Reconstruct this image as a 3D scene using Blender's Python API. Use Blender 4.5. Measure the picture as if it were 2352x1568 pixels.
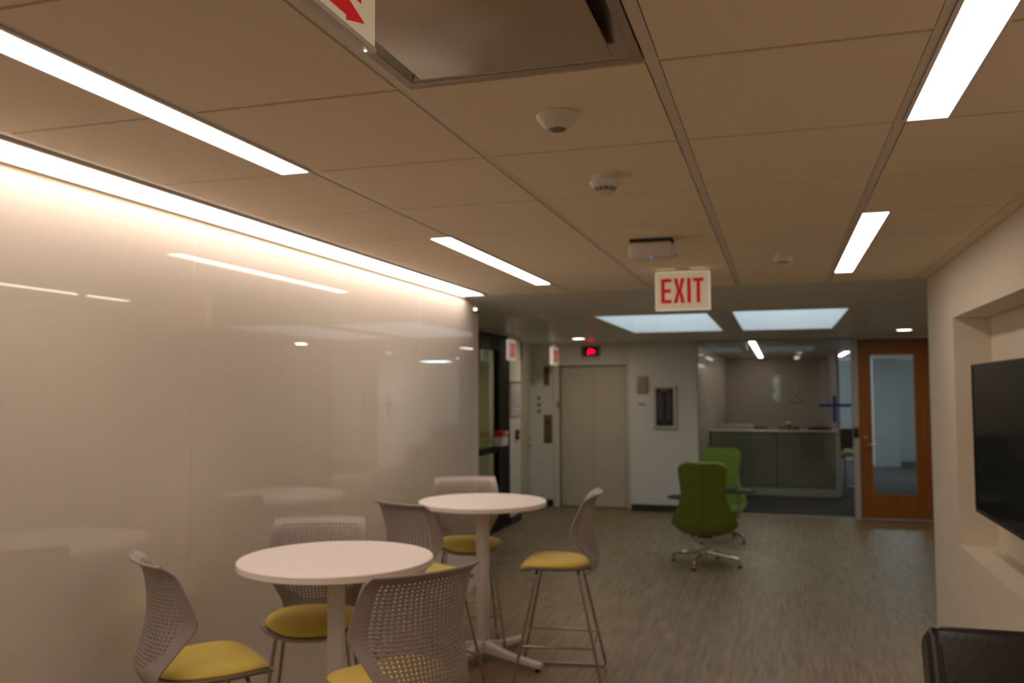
import bpy, bmesh, math, random
from mathutils import Vector, Matrix
random.seed(7)
for o in list(bpy.data.objects): bpy.data.objects.remove(o, do_unlink=True)
SC = bpy.context.scene
COL = SC.collection
PI = math.pi

# ------------------------------------------------------------------ camera, world, exposure
EYE = 1.7516
F_PX, YAW, PITCH, ROLL = 2011.4, -0.295432, 0.056401, -0.0039529
cam = bpy.data.cameras.new('camera')
cam.sensor_width = 36.0
cam.lens = F_PX * 36.0 / 2352.0
cam.clip_start = 0.05
cam.dof.use_dof = True
cam.dof.focus_distance = 1.75
cam.dof.aperture_fstop = 3.9
camo = bpy.data.objects.new('camera', cam)
COL.objects.link(camo)
_f = Vector((math.sin(YAW)*math.cos(PITCH), math.cos(YAW)*math.cos(PITCH), math.sin(PITCH)))
_r = Vector((math.cos(YAW), -math.sin(YAW), 0))
_u = _r.cross(_f)
_r2 = _r*math.cos(ROLL) + _u*math.sin(ROLL)
_u2 = -_r*math.sin(ROLL) + _u*math.cos(ROLL)
M = Matrix((( _r2.x, _u2.x, -_f.x, 0), (_r2.y, _u2.y, -_f.y, 0), (_r2.z, _u2.z, -_f.z, EYE), (0, 0, 0, 1)))
camo.matrix_world = M
SC.camera = camo

world = bpy.data.worlds.new('sky')
SC.world = world
world.use_nodes = True
bg = world.node_tree.nodes['Background']
bg.inputs[0].default_value = (0.80, 0.92, 1.0, 1)
bg.inputs[1].default_value = 2.3

SC.view_settings.view_transform = 'Standard'
SC.view_settings.look = 'None'
SC.view_settings.gamma = 1
SC.view_settings.use_curve_mapping = False
SC.view_settings.exposure = 0.0
try:
    SC.cycles.max_bounces = 10
    SC.cycles.diffuse_bounces = 6
    SC.cycles.glossy_bounces = 5
    SC.cycles.transparent_max_bounces = 16
    SC.cycles.sample_clamp_indirect = 0.0
except Exception:
    pass

LIGHT = (1.0, 0.80, 0.69)
STRIP_E = 10.1

# ------------------------------------------------------------------ materials
def mat(name, col, rough=0.5, metal=0.0, noise=0.0, nscale=20.0, stretch=(1, 1, 1), bump=0.0, bscale=80.0,
        coat=0.0, coat_rough=0.03, coat_ior=1.5, spec=0.5, emit=None, estr=0.0, sheen=0.0):
    m = bpy.data.materials.new(name); m.use_nodes = True
    nt = m.node_tree; b = nt.nodes['Principled BSDF']
    b.inputs['Roughness'].default_value = rough
    b.inputs['Metallic'].default_value = metal
    b.inputs['Specular IOR Level'].default_value = spec
    b.inputs['Coat Weight'].default_value = coat
    b.inputs['Coat Roughness'].default_value = coat_rough
    b.inputs['Coat IOR'].default_value = coat_ior
    b.inputs['Sheen Weight'].default_value = sheen
    tc = nt.nodes.new('ShaderNodeTexCoord'); mp = nt.nodes.new('ShaderNodeMapping')
    mp.inputs['Scale'].default_value = stretch
    nt.links.new(tc.outputs['Object'], mp.inputs['Vector'])
    nz = nt.nodes.new('ShaderNodeTexNoise'); nz.inputs['Scale'].default_value = nscale; nz.inputs['Detail'].default_value = 3
    nt.links.new(mp.outputs[0], nz.inputs['Vector'])
    rp = nt.nodes.new('ShaderNodeValToRGB')
    k = max(noise, 0.01)
    rp.color_ramp.elements[0].position = 0.3; rp.color_ramp.elements[1].position = 0.7
    rp.color_ramp.elements[0].color = (*[max(0, c*(1-k)) for c in col], 1)
    rp.color_ramp.elements[1].color = (*[min(1, c*(1+k)) for c in col], 1)
    nt.links.new(nz.outputs['Fac'], rp.inputs['Fac'])
    nt.links.new(rp.outputs['Color'], b.inputs['Base Color'])
    if bump:
        n2 = nt.nodes.new('ShaderNodeTexNoise'); n2.inputs['Scale'].default_value = bscale
        nt.links.new(mp.outputs[0], n2.inputs['Vector'])
        bp = nt.nodes.new('ShaderNodeBump'); bp.inputs['Strength'].default_value = bump; bp.inputs['Distance'].default_value = 0.002
        nt.links.new(n2.outputs['Fac'], bp.inputs['Height'])
        nt.links.new(bp.outputs[0], b.inputs['Normal'])
    if emit:
        b.inputs['Emission Color'].default_value = (*emit, 1)
        b.inputs['Emission Strength'].default_value = estr
    return m

def glass_mat(name, tint=(1, 1, 1), boost=1.0):
    m = bpy.data.materials.new(name); m.use_nodes = True
    nt = m.node_tree; nt.nodes.clear()
    out = nt.nodes.new('ShaderNodeOutputMaterial')
    mx = nt.nodes.new('ShaderNodeMixShader'); tr = nt.nodes.new('ShaderNodeBsdfTransparent'); gl = nt.nodes.new('ShaderNodeBsdfGlossy')
    tr.inputs[0].default_value = (*tint, 1); gl.inputs['Roughness'].default_value = 0.0
    ge = nt.nodes.new('ShaderNodeNewGeometry'); ma = nt.nodes.new('ShaderNodeMath'); ma.operation = 'MULTIPLY_ADD'
    ma.inputs[1].default_value = 1/1.52 - 1.52; ma.inputs[2].default_value = 1.52
    fr = nt.nodes.new('ShaderNodeFresnel')
    nt.links.new(ge.outputs['Backfacing'], ma.inputs[0]); nt.links.new(ma.outputs[0], fr.inputs['IOR'])
    nt.links.new(fr.outputs[0], mx.inputs[0]); nt.links.new(tr.outputs[0], mx.inputs[1]); nt.links.new(gl.outputs[0], mx.inputs[2])
    nt.links.new(mx.outputs[0], out.inputs[0])
    return m

def floor_mat():
    m = bpy.data.materials.new('streaked_floor'); m.use_nodes = True
    nt = m.node_tree; b = nt.nodes['Principled BSDF']; L = nt.links.new
    tc = nt.nodes.new('ShaderNodeTexCoord')
    def nz(sc, scale, detail=3):
        mp = nt.nodes.new('ShaderNodeMapping'); mp.inputs['Scale'].default_value = sc
        n = nt.nodes.new('ShaderNodeTexNoise'); n.inputs['Scale'].default_value = scale; n.inputs['Detail'].default_value = detail
        L(tc.outputs['Object'], mp.inputs['Vector']); L(mp.outputs[0], n.inputs['Vector']); return n
    a = nz((55, 3.2, 1), 1.0, 4); c = nz((18, 1.2, 1), 1.0)
    mx = nt.nodes.new('ShaderNodeMix'); mx.data_type = 'FLOAT'; mx.inputs[0].default_value = 0.35
    L(a.outputs['Fac'], mx.inputs[2]); L(c.outputs['Fac'], mx.inputs[3])
    rp = nt.nodes.new('ShaderNodeValToRGB'); e = rp.color_ramp.elements
    e[0].position = 0.36; e[0].color = (0.14, 0.097, 0.045, 1)
    e[1].position = 0.64; e[1].color = (0.305, 0.225, 0.125, 1)
    k = e.new(0.5); k.color = (0.228, 0.168, 0.088, 1)
    L(mx.outputs[0], rp.inputs['Fac']); L(rp.outputs['Color'], b.inputs['Base Color'])
    b.inputs['Roughness'].default_value = 0.42
    b.inputs['Specular IOR Level'].default_value = 0.55
    return m

def emis(name, col, s):
    m = bpy.data.materials.new(name); m.use_nodes = True
    nt = m.node_tree; nt.nodes.clear()
    out = nt.nodes.new('ShaderNodeOutputMaterial'); em = nt.nodes.new('ShaderNodeEmission')
    em.inputs[0].default_value = (*col, 1); em.inputs[1].default_value = s
    nt.links.new(em.outputs[0], out.inputs[0]); return m

def block_mat():
    m = mat('painted_block', (0.70, 0.70, 0.66), 0.55, noise=0.02)
    nt = m.node_tree; b = nt.nodes['Principled BSDF']
    tc = nt.nodes.new('ShaderNodeTexCoord'); mp = nt.nodes.new('ShaderNodeMapping'); mp.inputs['Rotation'].default_value = (PI/2, 0, 0)
    br = nt.nodes.new('ShaderNodeTexBrick'); br.inputs['Scale'].default_value = 1.0
    br.inputs['Brick Width'].default_value = 0.40; br.inputs['Row Height'].default_value = 0.20; br.inputs['Mortar Size'].default_value = 0.006
    br.inputs['Mortar Smooth'].default_value = 0.6
    nt.links.new(tc.outputs['Object'], mp.inputs[0]); nt.links.new(mp.outputs[0], br.inputs[0])
    bp = nt.nodes.new('ShaderNodeBump'); bp.invert = True; bp.inputs['Strength'].default_value = 0.5; bp.inputs['Distance'].default_value = 0.004
    nt.links.new(br.outputs['Fac'], bp.inputs['Height']); nt.links.new(bp.outputs[0], b.inputs['Normal'])
    return m

def wood_mat():
    m = mat('oak_veneer', (0.31, 0.110, 0.020), 0.45, noise=0.22, nscale=1.0, stretch=(60, 60, 1.3), spec=0.3)
    return m

MT = dict(
    wall=mat('white_wall_paint', (0.76, 0.70, 0.58), 0.6, noise=0.015, nscale=3, bump=0.05, bscale=200),
    drywall=mat('ceiling_paint', (0.66, 0.65, 0.60), 0.35, noise=0.02, nscale=2),
    tile=mat('mineral_tile', (0.89, 0.78, 0.62), 0.9, noise=0.02, nscale=60, bump=0.15, bscale=300),
    tbar=mat('white_enamel_bar', (0.80, 0.73, 0.66), 0.35),
    dark_gap=mat('shadow_reveal', (0.16, 0.13, 0.10), 0.8),
    floor=floor_mat(),
    carpet=mat('charcoal_carpet', (0.045, 0.045, 0.048), 0.95, noise=0.35, nscale=60, bump=0.4, bscale=300),
    panel=mat('back_painted_glass', (0.80, 0.755, 0.67), 0.55, noise=0.006, nscale=2, coat=1.0, coat_rough=0.0, coat_ior=1.72, spec=0.0),
    strip=emis('lamp_diffuser', LIGHT, STRIP_E),
    wash=emis('wall_washer_diffuser', LIGHT, STRIP_E*0.74),
    down=emis('downlight_lens', (1.0, 0.86, 0.62), 9.0),
    enamel=mat('white_enamel', (0.80, 0.76, 0.72), 0.3),
    plastic=mat('white_plastic', (0.72, 0.69, 0.66), 0.35, noise=0.01),
    black_slot=mat('dark_slots', (0.03, 0.027, 0.025), 0.6),
    chrome=mat('polished_metal', (0.60, 0.58, 0.56), 0.16, metal=1.0),
    rod=mat('brushed_rod', (0.42, 0.38, 0.34), 0.28, metal=1.0),
    steel=mat('brushed_steel', (0.5, 0.47, 0.43), 0.35, metal=1.0, noise=0.06, nscale=4, stretch=(1, 1, 60)),
    laminate=mat('white_laminate', (0.86, 0.81, 0.77), 0.38, noise=0.008, nscale=8),
    white_metal=mat('white_powder_coat', (0.74, 0.69, 0.66), 0.4),
    grey_plastic=mat('warm_grey_plastic', (0.33, 0.295, 0.27), 0.45, noise=0.02, nscale=12),
    yellow=mat('yellow_upholstery', (0.60, 0.46, 0.075), 0.8, noise=0.06, nscale=150, bump=0.2, bscale=600, sheen=0.2),
    green=mat('green_wool', (0.118, 0.160, 0.010), 0.95, noise=0.08, nscale=120, bump=0.3, bscale=500, sheen=0.15),
    tablet=mat('black_tablet', (0.018, 0.014, 0.013), 0.5, spec=0.25),
    black=mat('black_plastic', (0.012, 0.012, 0.012), 0.35),
    screen=mat('dark_screen', (0.004, 0.004, 0.005), 0.12, spec=0.12),
    leather=mat('black_leather', (0.008, 0.007, 0.006), 0.34, noise=0.3, nscale=14, bump=0.35, bscale=60),
    thread=mat('thread', (0.10, 0.08, 0.06), 0.8),
    block=block_mat(),
    base=mat('black_rubber_base', (0.022, 0.024, 0.022), 0.5),
    black_frame=mat('black_anodised_frame', (0.006, 0.007, 0.006), 0.55, spec=0.2),
    glass=glass_mat('clear_glass', (0.90, 0.95, 0.93)),
    skyglass=glass_mat('skylight_glass', (0.95, 0.98, 1.0)),
    wood=wood_mat(),
    lift=mat('lift_door_paint', (0.58, 0.53, 0.44), 0.45, noise=0.01),
    liftframe=mat('lift_frame_paint', (0.66, 0.64, 0.57), 0.45),
    beige_plate=mat('beige_cover', (0.42, 0.33, 0.20), 0.5),
    sign_face=mat('sign_face', (0.75, 0.68, 0.52), 0.4, emit=(1.0, 0.86, 0.62), estr=0.17),
    sign_side=mat('sign_edge_glow', (0.75, 0.70, 0.62), 0.4, emit=(1.0, 0.86, 0.7), estr=0.34),
    red=mat('sign_red', (0.50, 0.008, 0.012), 0.5, emit=(1.0, 0.01, 0.02), estr=0.20),
    led_red=emis('red_display', (1.0, 0.0, 0.02), 3.0),
    led_blue=emis('blue_led', (0.12, 0.1, 1.0), 1.6),
    white_led=emis('tiny_white_led', (1.0, 0.92, 0.75), 6.0),
    brown_plate=mat('bronze_plate', (0.16, 0.13, 0.085), 0.4, metal=0.4),
    dark_red=mat('dark_red', (0.22, 0.012, 0.012), 0.5),
    bright_red=mat('red_plastic', (0.60, 0.02, 0.012), 0.45),
    paper=mat('white_paper', (0.72, 0.72, 0.72), 0.8, noise=0.01),
    ink=mat('grey_print', (0.12, 0.12, 0.13), 0.7),
    pink_ink=mat('pink_print', (0.45, 0.22, 0.22), 0.7),
    silver=mat('silver_frame', (0.55, 0.52, 0.46), 0.35, metal=0.3),
    board=mat('black_letter_board', (0.022, 0.02, 0.018), 0.6),
    letters=mat('pale_letters', (0.26, 0.24, 0.22), 0.6),
    blue=mat('blue_painters_tape', (0.012, 0.035, 0.30), 0.7),
    dot=mat('dark_dot', (0.05, 0.045, 0.04), 0.6),
    desk_glass=mat('grey_desk_glass', (0.24, 0.25, 0.21), 0.12, coat=0.5),
    desk_white=mat('desk_white', (0.62, 0.62, 0.60), 0.4),
    inner=mat('inner_room_paint', (0.50, 0.44, 0.38), 0.6, noise=0.02, nscale=2),
    yellow_wall=mat('cream_lobby_paint', (0.52, 0.47, 0.27), 0.6),
    blue_wall=mat('cool_white_paint', (0.42, 0.44, 0.48), 0.6),
    well=mat('skylight_white', (0.88, 0.89, 0.88), 0.7),
    yellow_plastic=mat('yellow_plastic', (0.70, 0.45, 0.02), 0.5),
    card=mat('brown_card', (0.22, 0.17, 0.11), 0.7),
    trim=mat('grey_trim', (0.46, 0.44, 0.38), 0.45),
    leaf=mat('tree_leaves', (0.10, 0.20, 0.07), 0.7, noise=0.3, nscale=5),
    bark=mat('bark', (0.10, 0.07, 0.05), 0.9),
)

# ------------------------------------------------------------------ mesh helpers
class MB:
    def __init__(s): s.bm = bmesh.new()
    def poly(s, pts): return s.bm.faces.new([s.bm.verts.new(p) for p in pts])
    def box(s, x0, x1, y0, y1, z0, z1, bev=0.0, seg=2):
        b = bmesh.new()
        v = [b.verts.new((x, y, z)) for x in (x0, x1) for y in (y0, y1) for z in (z0, z1)]
        for f in ((0, 1, 3, 2), (4, 6, 7, 5), (0, 4, 5, 1), (2, 3, 7, 6), (0, 2, 6, 4), (1, 5, 7, 3)):
            b.faces.new([v[i] for i in f])
        if bev: bmesh.ops.bevel(b, geom=b.edges[:], offset=bev, segments=seg, profile=0.5, affect='EDGES')
        s.merge(b); return s
    def merge(s, b, mtx=None):
        if mtx is not None: bmesh.ops.transform(b, matrix=mtx, verts=b.verts)
        mp = {v: s.bm.verts.new(v.co) for v in b.verts}
        for f in b.faces:
            try:
                g = s.bm.faces.new([mp[v] for v in f.verts]); g.smooth = f.smooth
            except ValueError: pass
        b.free()
    def lathe(s, prof, c=(0, 0, 0), n=32, axis='z', sx=1.0, sy=1.0):
        rings = []
        def P(r, h, a):
            x, y = r*math.cos(a)*sx, r*math.sin(a)*sy
            v = {'z': (x, y, h), 'y': (x, h, y), 'x': (h, x, y)}[axis]
            return (v[0]+c[0], v[1]+c[1], v[2]+c[2])
        for r, h in prof:
            if r <= 1e-6: rings.append([s.bm.verts.new(P(0, h, 0))])
            else: rings.append([s.bm.verts.new(P(r, h, 2*PI*i/n)) for i in range(n)])
        for A, B in zip(rings, rings[1:]):
            for i in range(n):
                j = (i+1) % n
                q = [A[i % len(A)], A[j % len(A)], B[j % len(B)], B[i % len(B)]]
                q = list(dict.fromkeys(q))
                if len(q) > 2: s.bm.faces.new(q).smooth = True
        for R_ in (rings[0], rings[-1]):
            if len(R_) > 2: s.bm.faces.new(R_)
        return s
    def tube(s, pts, r, n=10, round_=0.0, closed=False):
        pts = [Vector(p) for p in pts]
        if round_:
            new = []
            N = len(pts)
            for i, p in enumerate(pts):
                if not closed and i in (0, N-1): new.append(p); continue
                a, b = pts[i-1], pts[(i+1) % N]
                d1 = (a-p); d2 = (b-p); k = min(round_, d1.length*0.45, d2.length*0.45)
                A, B = p+d1.normalized()*k, p+d2.normalized()*k
                for t in (0, .2, .4, .6, .8, 1): new.append(A*(1-t)**2 + p*2*t*(1-t) + B*t*t)
            pts = new
        N = len(pts); rings = []
        up = None
        for i in range(N):
            if closed: t = (pts[(i+1) % N]-pts[i-1]).normalized()
            else: t = (pts[min(i+1, N-1)]-pts[max(i-1, 0)]).normalized()
            if up is None: up = t.orthogonal().normalized()
            up = (up - t*up.dot(t)).normalized(); w = t.cross(up)
            rad = r[i] if isinstance(r, (list, tuple)) else r
            rings.append([s.bm.verts.new(pts[i]+up*rad*math.cos(2*PI*k/n)+w*rad*math.sin(2*PI*k/n)) for k in range(n)])
        pairs = list(zip(rings, rings[1:])) + ([(rings[-1], rings[0])] if closed else [])
        for A, B in pairs:
            for k in range(n): s.bm.faces.new([A[k], A[(k+1) % n], B[(k+1) % n], B[k]]).smooth = True
        if not closed:
            s.bm.faces.new(rings[0][::-1]); s.bm.faces.new(rings[-1])
        return s
    def prism(s, pts, axis, a0, a1):
        # pts: 2D outline; axis: extrusion axis. 'y' -> (x,z), 'x' -> (y,z), 'z' -> (x,y)
        def P(p, h):
            return {'y': (p[0], h, p[1]), 'x': (h, p[0], p[1]), 'z': (p[0], p[1], h)}[axis]
        A = [s.bm.verts.new(P(p, a0)) for p in pts]; B = [s.bm.verts.new(P(p, a1)) for p in pts]
        s.bm.faces.new(A[::-1]); s.bm.faces.new(B)
        for i in range(len(pts)):
            j = (i+1) % len(pts); s.bm.faces.new([A[i], A[j], B[j], B[i]])
        return s

def tag(o, label=None, cat=None, group=None, kind=None):
    if label: o['label'] = label
    if cat: o['category'] = cat
    if group: o['group'] = group
    if kind: o['kind'] = kind
    return o

def obj(name, mb, m, parent=None, loc=None, normals=True):
    if normals: bmesh.ops.recalc_face_normals(mb.bm, faces=mb.bm.faces[:])
    me = bpy.data.meshes.new(name); mb.bm.to_mesh(me); mb.bm.free()
    me.set_sharp_from_angle(angle=math.radians(42))
    me.materials.append(MT[m] if isinstance(m, str) else m)
    o = bpy.data.objects.new(name, me); COL.objects.link(o)
    if parent: o.parent = parent
    if loc: o.location = loc
    return o

def thing(name, label, cat, loc=(0, 0, 0), rz=0.0, group=None):
    o = bpy.data.objects.new(name, None); COL.objects.link(o)
    o.empty_display_size = 0.1
    o.location = loc; o.rotation_euler = (0, 0, rz)
    return tag(o, label, cat, group)

def struct(name, mb, m): return tag(obj(name, mb, m), kind='structure')

def dup(root, loc, rz, label, group=None, skip=()):
    r = root.copy(); COL.objects.link(r); r.location = loc; r.rotation_euler = (0, 0, rz)
    r['label'] = label
    if group: r['group'] = group
    def rec(src, dst):
        for ch in list(src.children):
            c = ch.copy(); COL.objects.link(c); c.parent = dst; rec(ch, c)
    rec(root, r)
    return r

def lerp(tab, x):
    for (a, va), (b, vb) in zip(tab, tab[1:]):
        if x <= b:
            t = (x-a)/(b-a) if b > a else 0; return va+(vb-va)*t
    return tab[-1][1]

def smooth_tab(tab, x):
    # catmull-rom through a table
    n = len(tab)
    for i in range(n-1):
        if x <= tab[i+1][0] or i == n-2:
            p1, p2 = tab[i], tab[i+1]; p0 = tab[max(i-1, 0)]; p3 = tab[min(i+2, n-1)]
            t = (x-p1[0])/(p2[0]-p1[0]); t = max(0, min(1, t))
            h = p2[0]-p1[0]
            m1 = (p2[1]-p0[1])/(p2[0]-p0[0])*h; m2 = (p3[1]-p1[1])/(p3[0]-p1[0])*h
            return (2*t**3-3*t*t+1)*p1[1]+(t**3-2*t*t+t)*m1+(-2*t**3+3*t*t)*p2[1]+(t**3-t*t)*m2

# ------------------------------------------------------------------ dimensions
CE = 2.592          # tiled ceiling
CD = 2.465          # lower plaster ceiling past the grid
XL, XR = -2.647, 1.09
YB = -6.2           # rear wall
GY = 7.25           # end of the grid
GX = [-2.40, -1.6855, -0.987, -0.2946, 0.3813, 1.0, XR]
def ky(k): return 1.4674 + 0.7416*k

# ------------------------------------------------------------------ structure: floors
struct('floor', MB().box(-4.2, 3.4, YB-0.1, 12.95, -0.1, 0), 'floor')
struct('floor_carpet', MB().box(-1.35, 3.4, 12.951, 23.6, -0.1, 0.001), 'carpet')
struct('floor_lift_threshold', MB().box(-4.2, -1.351, 12.951, 14.0, -0.1, 0.0), 'floor')
struct('floor_lobby', MB().box(-7.0, -4.201, 7.0, 14.0, -0.1, 0.0), 'carpet')

# ------------------------------------------------------------------ structure: tiled ceiling, one mesh of tiles, one of bars
STRIPS = []
for (xa, xb) in ((-1.82, -1.705), (0.400, 0.515)):
    for (k0, k1) in ((-1, 2), (4, 7)):
        STRIPS.append((xa, xb, ky(k0)+0.012, ky(k1)-0.012))
def rect_minus(x0, x1, y0, y1, holes):
    out = [(x0, x1, y0, y1)]
    for (a, b, c, d) in holes:
        nxt = []
        for (p, q, r, s_) in out:
            if b <= p or a >= q or d <= r or c >= s_: nxt.append((p, q, r, s_)); continue
            if a > p: nxt.append((p, a, r, s_))
            if b < q: nxt.append((b, q, r, s_))
            if c > r: nxt.append((max(p, a), min(q, b), r, c))
            if d < s_: nxt.append((max(p, a), min(q, b), d, s_))
        out = nxt
    return out
HOLES = [(a-0.012, b+0.012, c-0.012, d+0.012) for a, b, c, d in STRIPS]
tiles = MB(); bars = MB(); gaps = MB()
DIFF = (-0.987+0.017, -0.2946-0.017, ky(0)+0.006, ky(1)-0.006)
for i in range(len(GX)-1):
    xa, xb = GX[i], GX[i+1]
    for k in range(-11, 8):
        y0, y1 = max(ky(k), YB), min(ky(k+1), GY)
        if y1-y0 < 0.02: continue
        if i == 2 and k == 0: continue
        r0 = xa+0.020; r1 = xb-(0.020 if i < 5 else 0.004)
        for (p, q, r, s_) in rect_minus(r0, r1, y0+0.009, y1-0.009, HOLES):
            if q-p > 0.004 and s_-r > 0.004: tiles.box(p, q, r, s_, CE, CE+0.02)
for i, x in enumerate(GX[:-1]):
    w = 0.016
    for (p, q, r, s_) in rect_minus(x-w, x+w, YB, GY, HOLES): bars.box(p, q, r, s_, CE+0.004, CE+0.03)
for k in range(-10, 8):
    y = ky(k)
    for (p, q, r, s_) in rect_minus(-2.40, XR, y-0.0065, y+0.0065, HOLES+[(-0.97, -0.31, ky(0)-0.002, ky(1)+0.002)] if k in () else HOLES): bars.box(p, q, r, s_, CE+0.005, CE+0.03)
for (p, q, r, s_) in rect_minus(-2.70, XR, YB, GY, HOLES+[(-2.69, -2.44, YB, GY), (-0.975, -0.305, ky(0), ky(1))]):
    gaps.box(p, q, r, s_, CE+0.016, CE+0.05)
c_ = struct('ceiling', tiles, 'tile')
struct('ceiling_grid_bars', bars, 'tbar')
struct('ceiling_reveals', gaps, 'dark_gap')
# closing slab over everything
struct('ceiling_slab', MB().box(-2.9, 1.5, YB-0.2, GY, CE+0.16, CE+0.25), 'drywall')
# slope in place of a lit fascia, lower plaster ceiling with two skylight wells
SKY = [(-1.70, -0.63, 8.31, 10.80), (-0.40, 0.605, 8.20, 10.82)]
low = MB()
for (p, q, r, s_) in rect_minus(-7.0, 3.4, 8.05, 23.6, [(a, b, c, d) for a, b, c, d in SKY]):
    low.box(p, q, r, s_, CD, CD+0.30)
struct('ceiling_plaster', low, 'drywall')
struct('ceiling_slope', MB().prism([(GY+0.001, CE+0.25), (GY+0.001, CE-0.004), (8.05, CD), (8.05, CE+0.25)], 'x', -7.0, 3.4), 'drywall')  # incline invented so the drop stays as dark as the ceiling
for n, (a, b, c, d) in enumerate(SKY):
    t = MB(); T = 3.25
    e_ = 0.004
    t.box(a-0.05, a+e_, c-0.05, d+0.05, CD+0.001, T); t.box(b-e_, b+0.05, c-0.05, d+0.05, CD+0.001, T)
    t.box(a+e_, b-e_, c-0.05, c+e_, CD+0.001, T); t.box(a+e_, b-e_, d-e_, d+0.05, CD+0.001, T)
    wl = thing('skylight', ['bluish skylight well in the plaster ceiling, the one nearer the lift',
                            'brighter skylight well in the plaster ceiling in front of the glass wall'][n], 'skylight', (0, 0, 0), 0, 'skylights over the lounge')
    obj('well', t, 'well', wl)
    obj('pane', MB().box(a-0.02, b+0.02, c-0.02, d+0.02, T-0.03, T-0.02), 'skyglass', wl)

# ------------------------------------------------------------------ structure: walls
struct('wall_left', MB().box(-3.45, XL-0.012, YB-0.2, 7.45, 0, CE+0.16), 'wall')
rear = MB()
for (p, q, r, s_) in rect_minus(-2.9, 1.5, 0.0, CE+0.2, [(-0.24, 0.14, 1.35, 2.25)]):
    rear.box(p, q, YB-0.12, YB, r, s_)
struct('wall_rear', rear, 'wall')
wf = MB(); wf.box(-0.24, 0.14, YB-0.09, YB-0.03, 1.78, 1.82)
for x in (-0.24, 0.11): wf.box(x, x+0.03, YB-0.09, YB-0.03, 1.35, 2.25)
w1 = tag(obj('window_1', wf, 'enamel'), kind='structure')
obj('window_pane', MB().box(-0.21, 0.11, YB-0.065, YB-0.06, 1.35, 2.25), 'glass', w1)

# right wall with the television niche
NY0, NY1, NZ0, NZ1, ND = 3.95, 6.27, 0.752, 2.216, 1.31
rw = MB()
for (p, q, r, s_) in rect_minus(YB-0.1, 7.25, 0, CE+0.16, [(NY0, NY1, NZ0, NZ1)]):
    rw.box(XR, ND, p, q, r, s_)
rw.box(ND, ND+0.15, YB-0.1, 7.25, 0, CE+0.16)
struct('wall_right', rw, 'wall')
struct('wall_right_return', MB().box(ND+0.15, 3.4, 7.05, 7.25, 0, CE+0.16), 'wall')
struct('wall_lounge_right', MB().box(3.3, 3.4, 7.25, 23.6, 0, CD), 'wall')

# left recess: black framed glazed screen, then block wall, alcove door, lift wall
XS = -3.40
struct('wall_left_return', MB().box(-3.451, XL-0.012, 7.451, 7.66, 0, CD), 'wall')
struct('wall_notice', MB().box(XS-0.25, XS, 11.06, 11.56, 0, CD), 'block')
struct('wall_alcove_left', MB().box(-3.85, -3.65, 11.56, 14.0, 0, CD), 'block')
# lift wall with opening
LX0, LX1, LY, LH = -3.213, -2.173, 13.05, 2.135
lw = MB()
for (p, q, r, s_) in rect_minus(-3.65, -2.10, 0, CD, [(LX0, LX1, 0, LH)]): lw.box(p, q, LY, LY+0.15, r, s_)
struct('wall_lift', lw, 'block')
struct('wall_lift_side', MB().box(-2.10, -1.95, 12.95, 14.0, 0, CD), 'block')
struct('wall_board', MB().box(-2.10, -1.13, 12.85, 12.95, 0, CD), 'block')
struct('wall_shaft', MB().box(-3.65, -2.1, 13.9, 14.0, 0, CD), 'drywall')
# baseboards
struct('baseboard_board', MB().box(-2.098, -1.13, 12.838, 12.85, 0, 0.10), 'base')
struct('baseboard_lift', MB().box(-3.64, -3.32, 13.038, 13.05, 0, 0.10), 'base')
struct('baseboard_notice', MB().box(XS, XS+0.012, 11.06, 11.57, 0, 0.10), 'base')

# rooms behind the glass
struct('wall_reception_left', MB().box(-1.34, -1.14, 12.951, 20.4, 0, CD), 'inner')
struct('wall_reception_rear', MB().box(-1.34, 1.05, 20.2, 20.4, 0, CD), 'inner')
struct('wall_office_divider', MB().box(1.00, 1.05, 17.0, 20.2, 0, CD), 'blue_wall')
struct('wall_office_rear', MB().box(1.05, 3.3, 23.3, 23.5, 0, CD), 'blue_wall')
struct('wall_office_column', MB().box(2.05, 2.6, 21.6, 22.0, 0, CD), 'blue_wall')
struct('wall_door_right', MB().box(1.965, 3.3, 12.85, 12.95, 0, CD), 'wall')
# lobby behind black screen
struct('wall_lobby_left', MB().box(-5.3, -5.2, 7.6, 13.0, 0, CD), 'yellow_wall')
struct('wall_lobby_rear', MB().box(-5.3, -3.65, 12.4, 12.5, 0, CD), 'yellow_wall')
struct('wall_lobby_front', MB().box(-5.3, -3.45, 7.5, 7.6, 0, CD), 'yellow_wall')

# ------------------------------------------------------------------ glazed panels on the left wall
seams = [-6.15, -4.8, -3.41, -2.02, -0.63, 0.75, 2.13, 3.50, 4.84, 6.23, 7.45]
PG = 'back-painted glass panels along the left wall'
pl = ['white glass wall panel behind the camera, at the very start of the row'] 
pdesc = {
    6: 'glossy white glass wall panel reaching the near edge of the view, above the nearest grey chair',
    7: 'glossy white glass wall panel behind the near white table',
    8: 'glossy white glass wall panel in the gap between the near and far tables',
    9: 'last glossy white glass wall panel, ending beside the black framed doorway'}
for i in range(5, 10):
    y0, y1 = seams[i], seams[i+1]
    w = (y1-y0)/2-0.0015
    b = MB().box(-0.010, 0.0, -w, w, 0.06, CE-0.045, 0.0008, 1)
    o = obj('glass_wall_panel', b, 'panel')
    o.location = (XL+0.012, (y0+y1)/2, 0)
    o.rotation_euler = (0, random.uniform(-0.0007, 0.0007), random.uniform(-0.0009, 0.0009))
    tag(o, pdesc.get(i, 'glossy white glass wall panel nearest the camera, cut off by the left edge'), 'wall panel', PG)
# remaining stretch toward the rear, out of sight
struct('wall_left_cladding', MB().box(XL-0.011, XL+0.010, YB, seams[5]-0.002, 0.06, CE-0.045), 'panel')
struct('trim_1', MB().box(XL-0.011, XL+0.013, YB, 7.45, 0, 0.058), 'panel')

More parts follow.
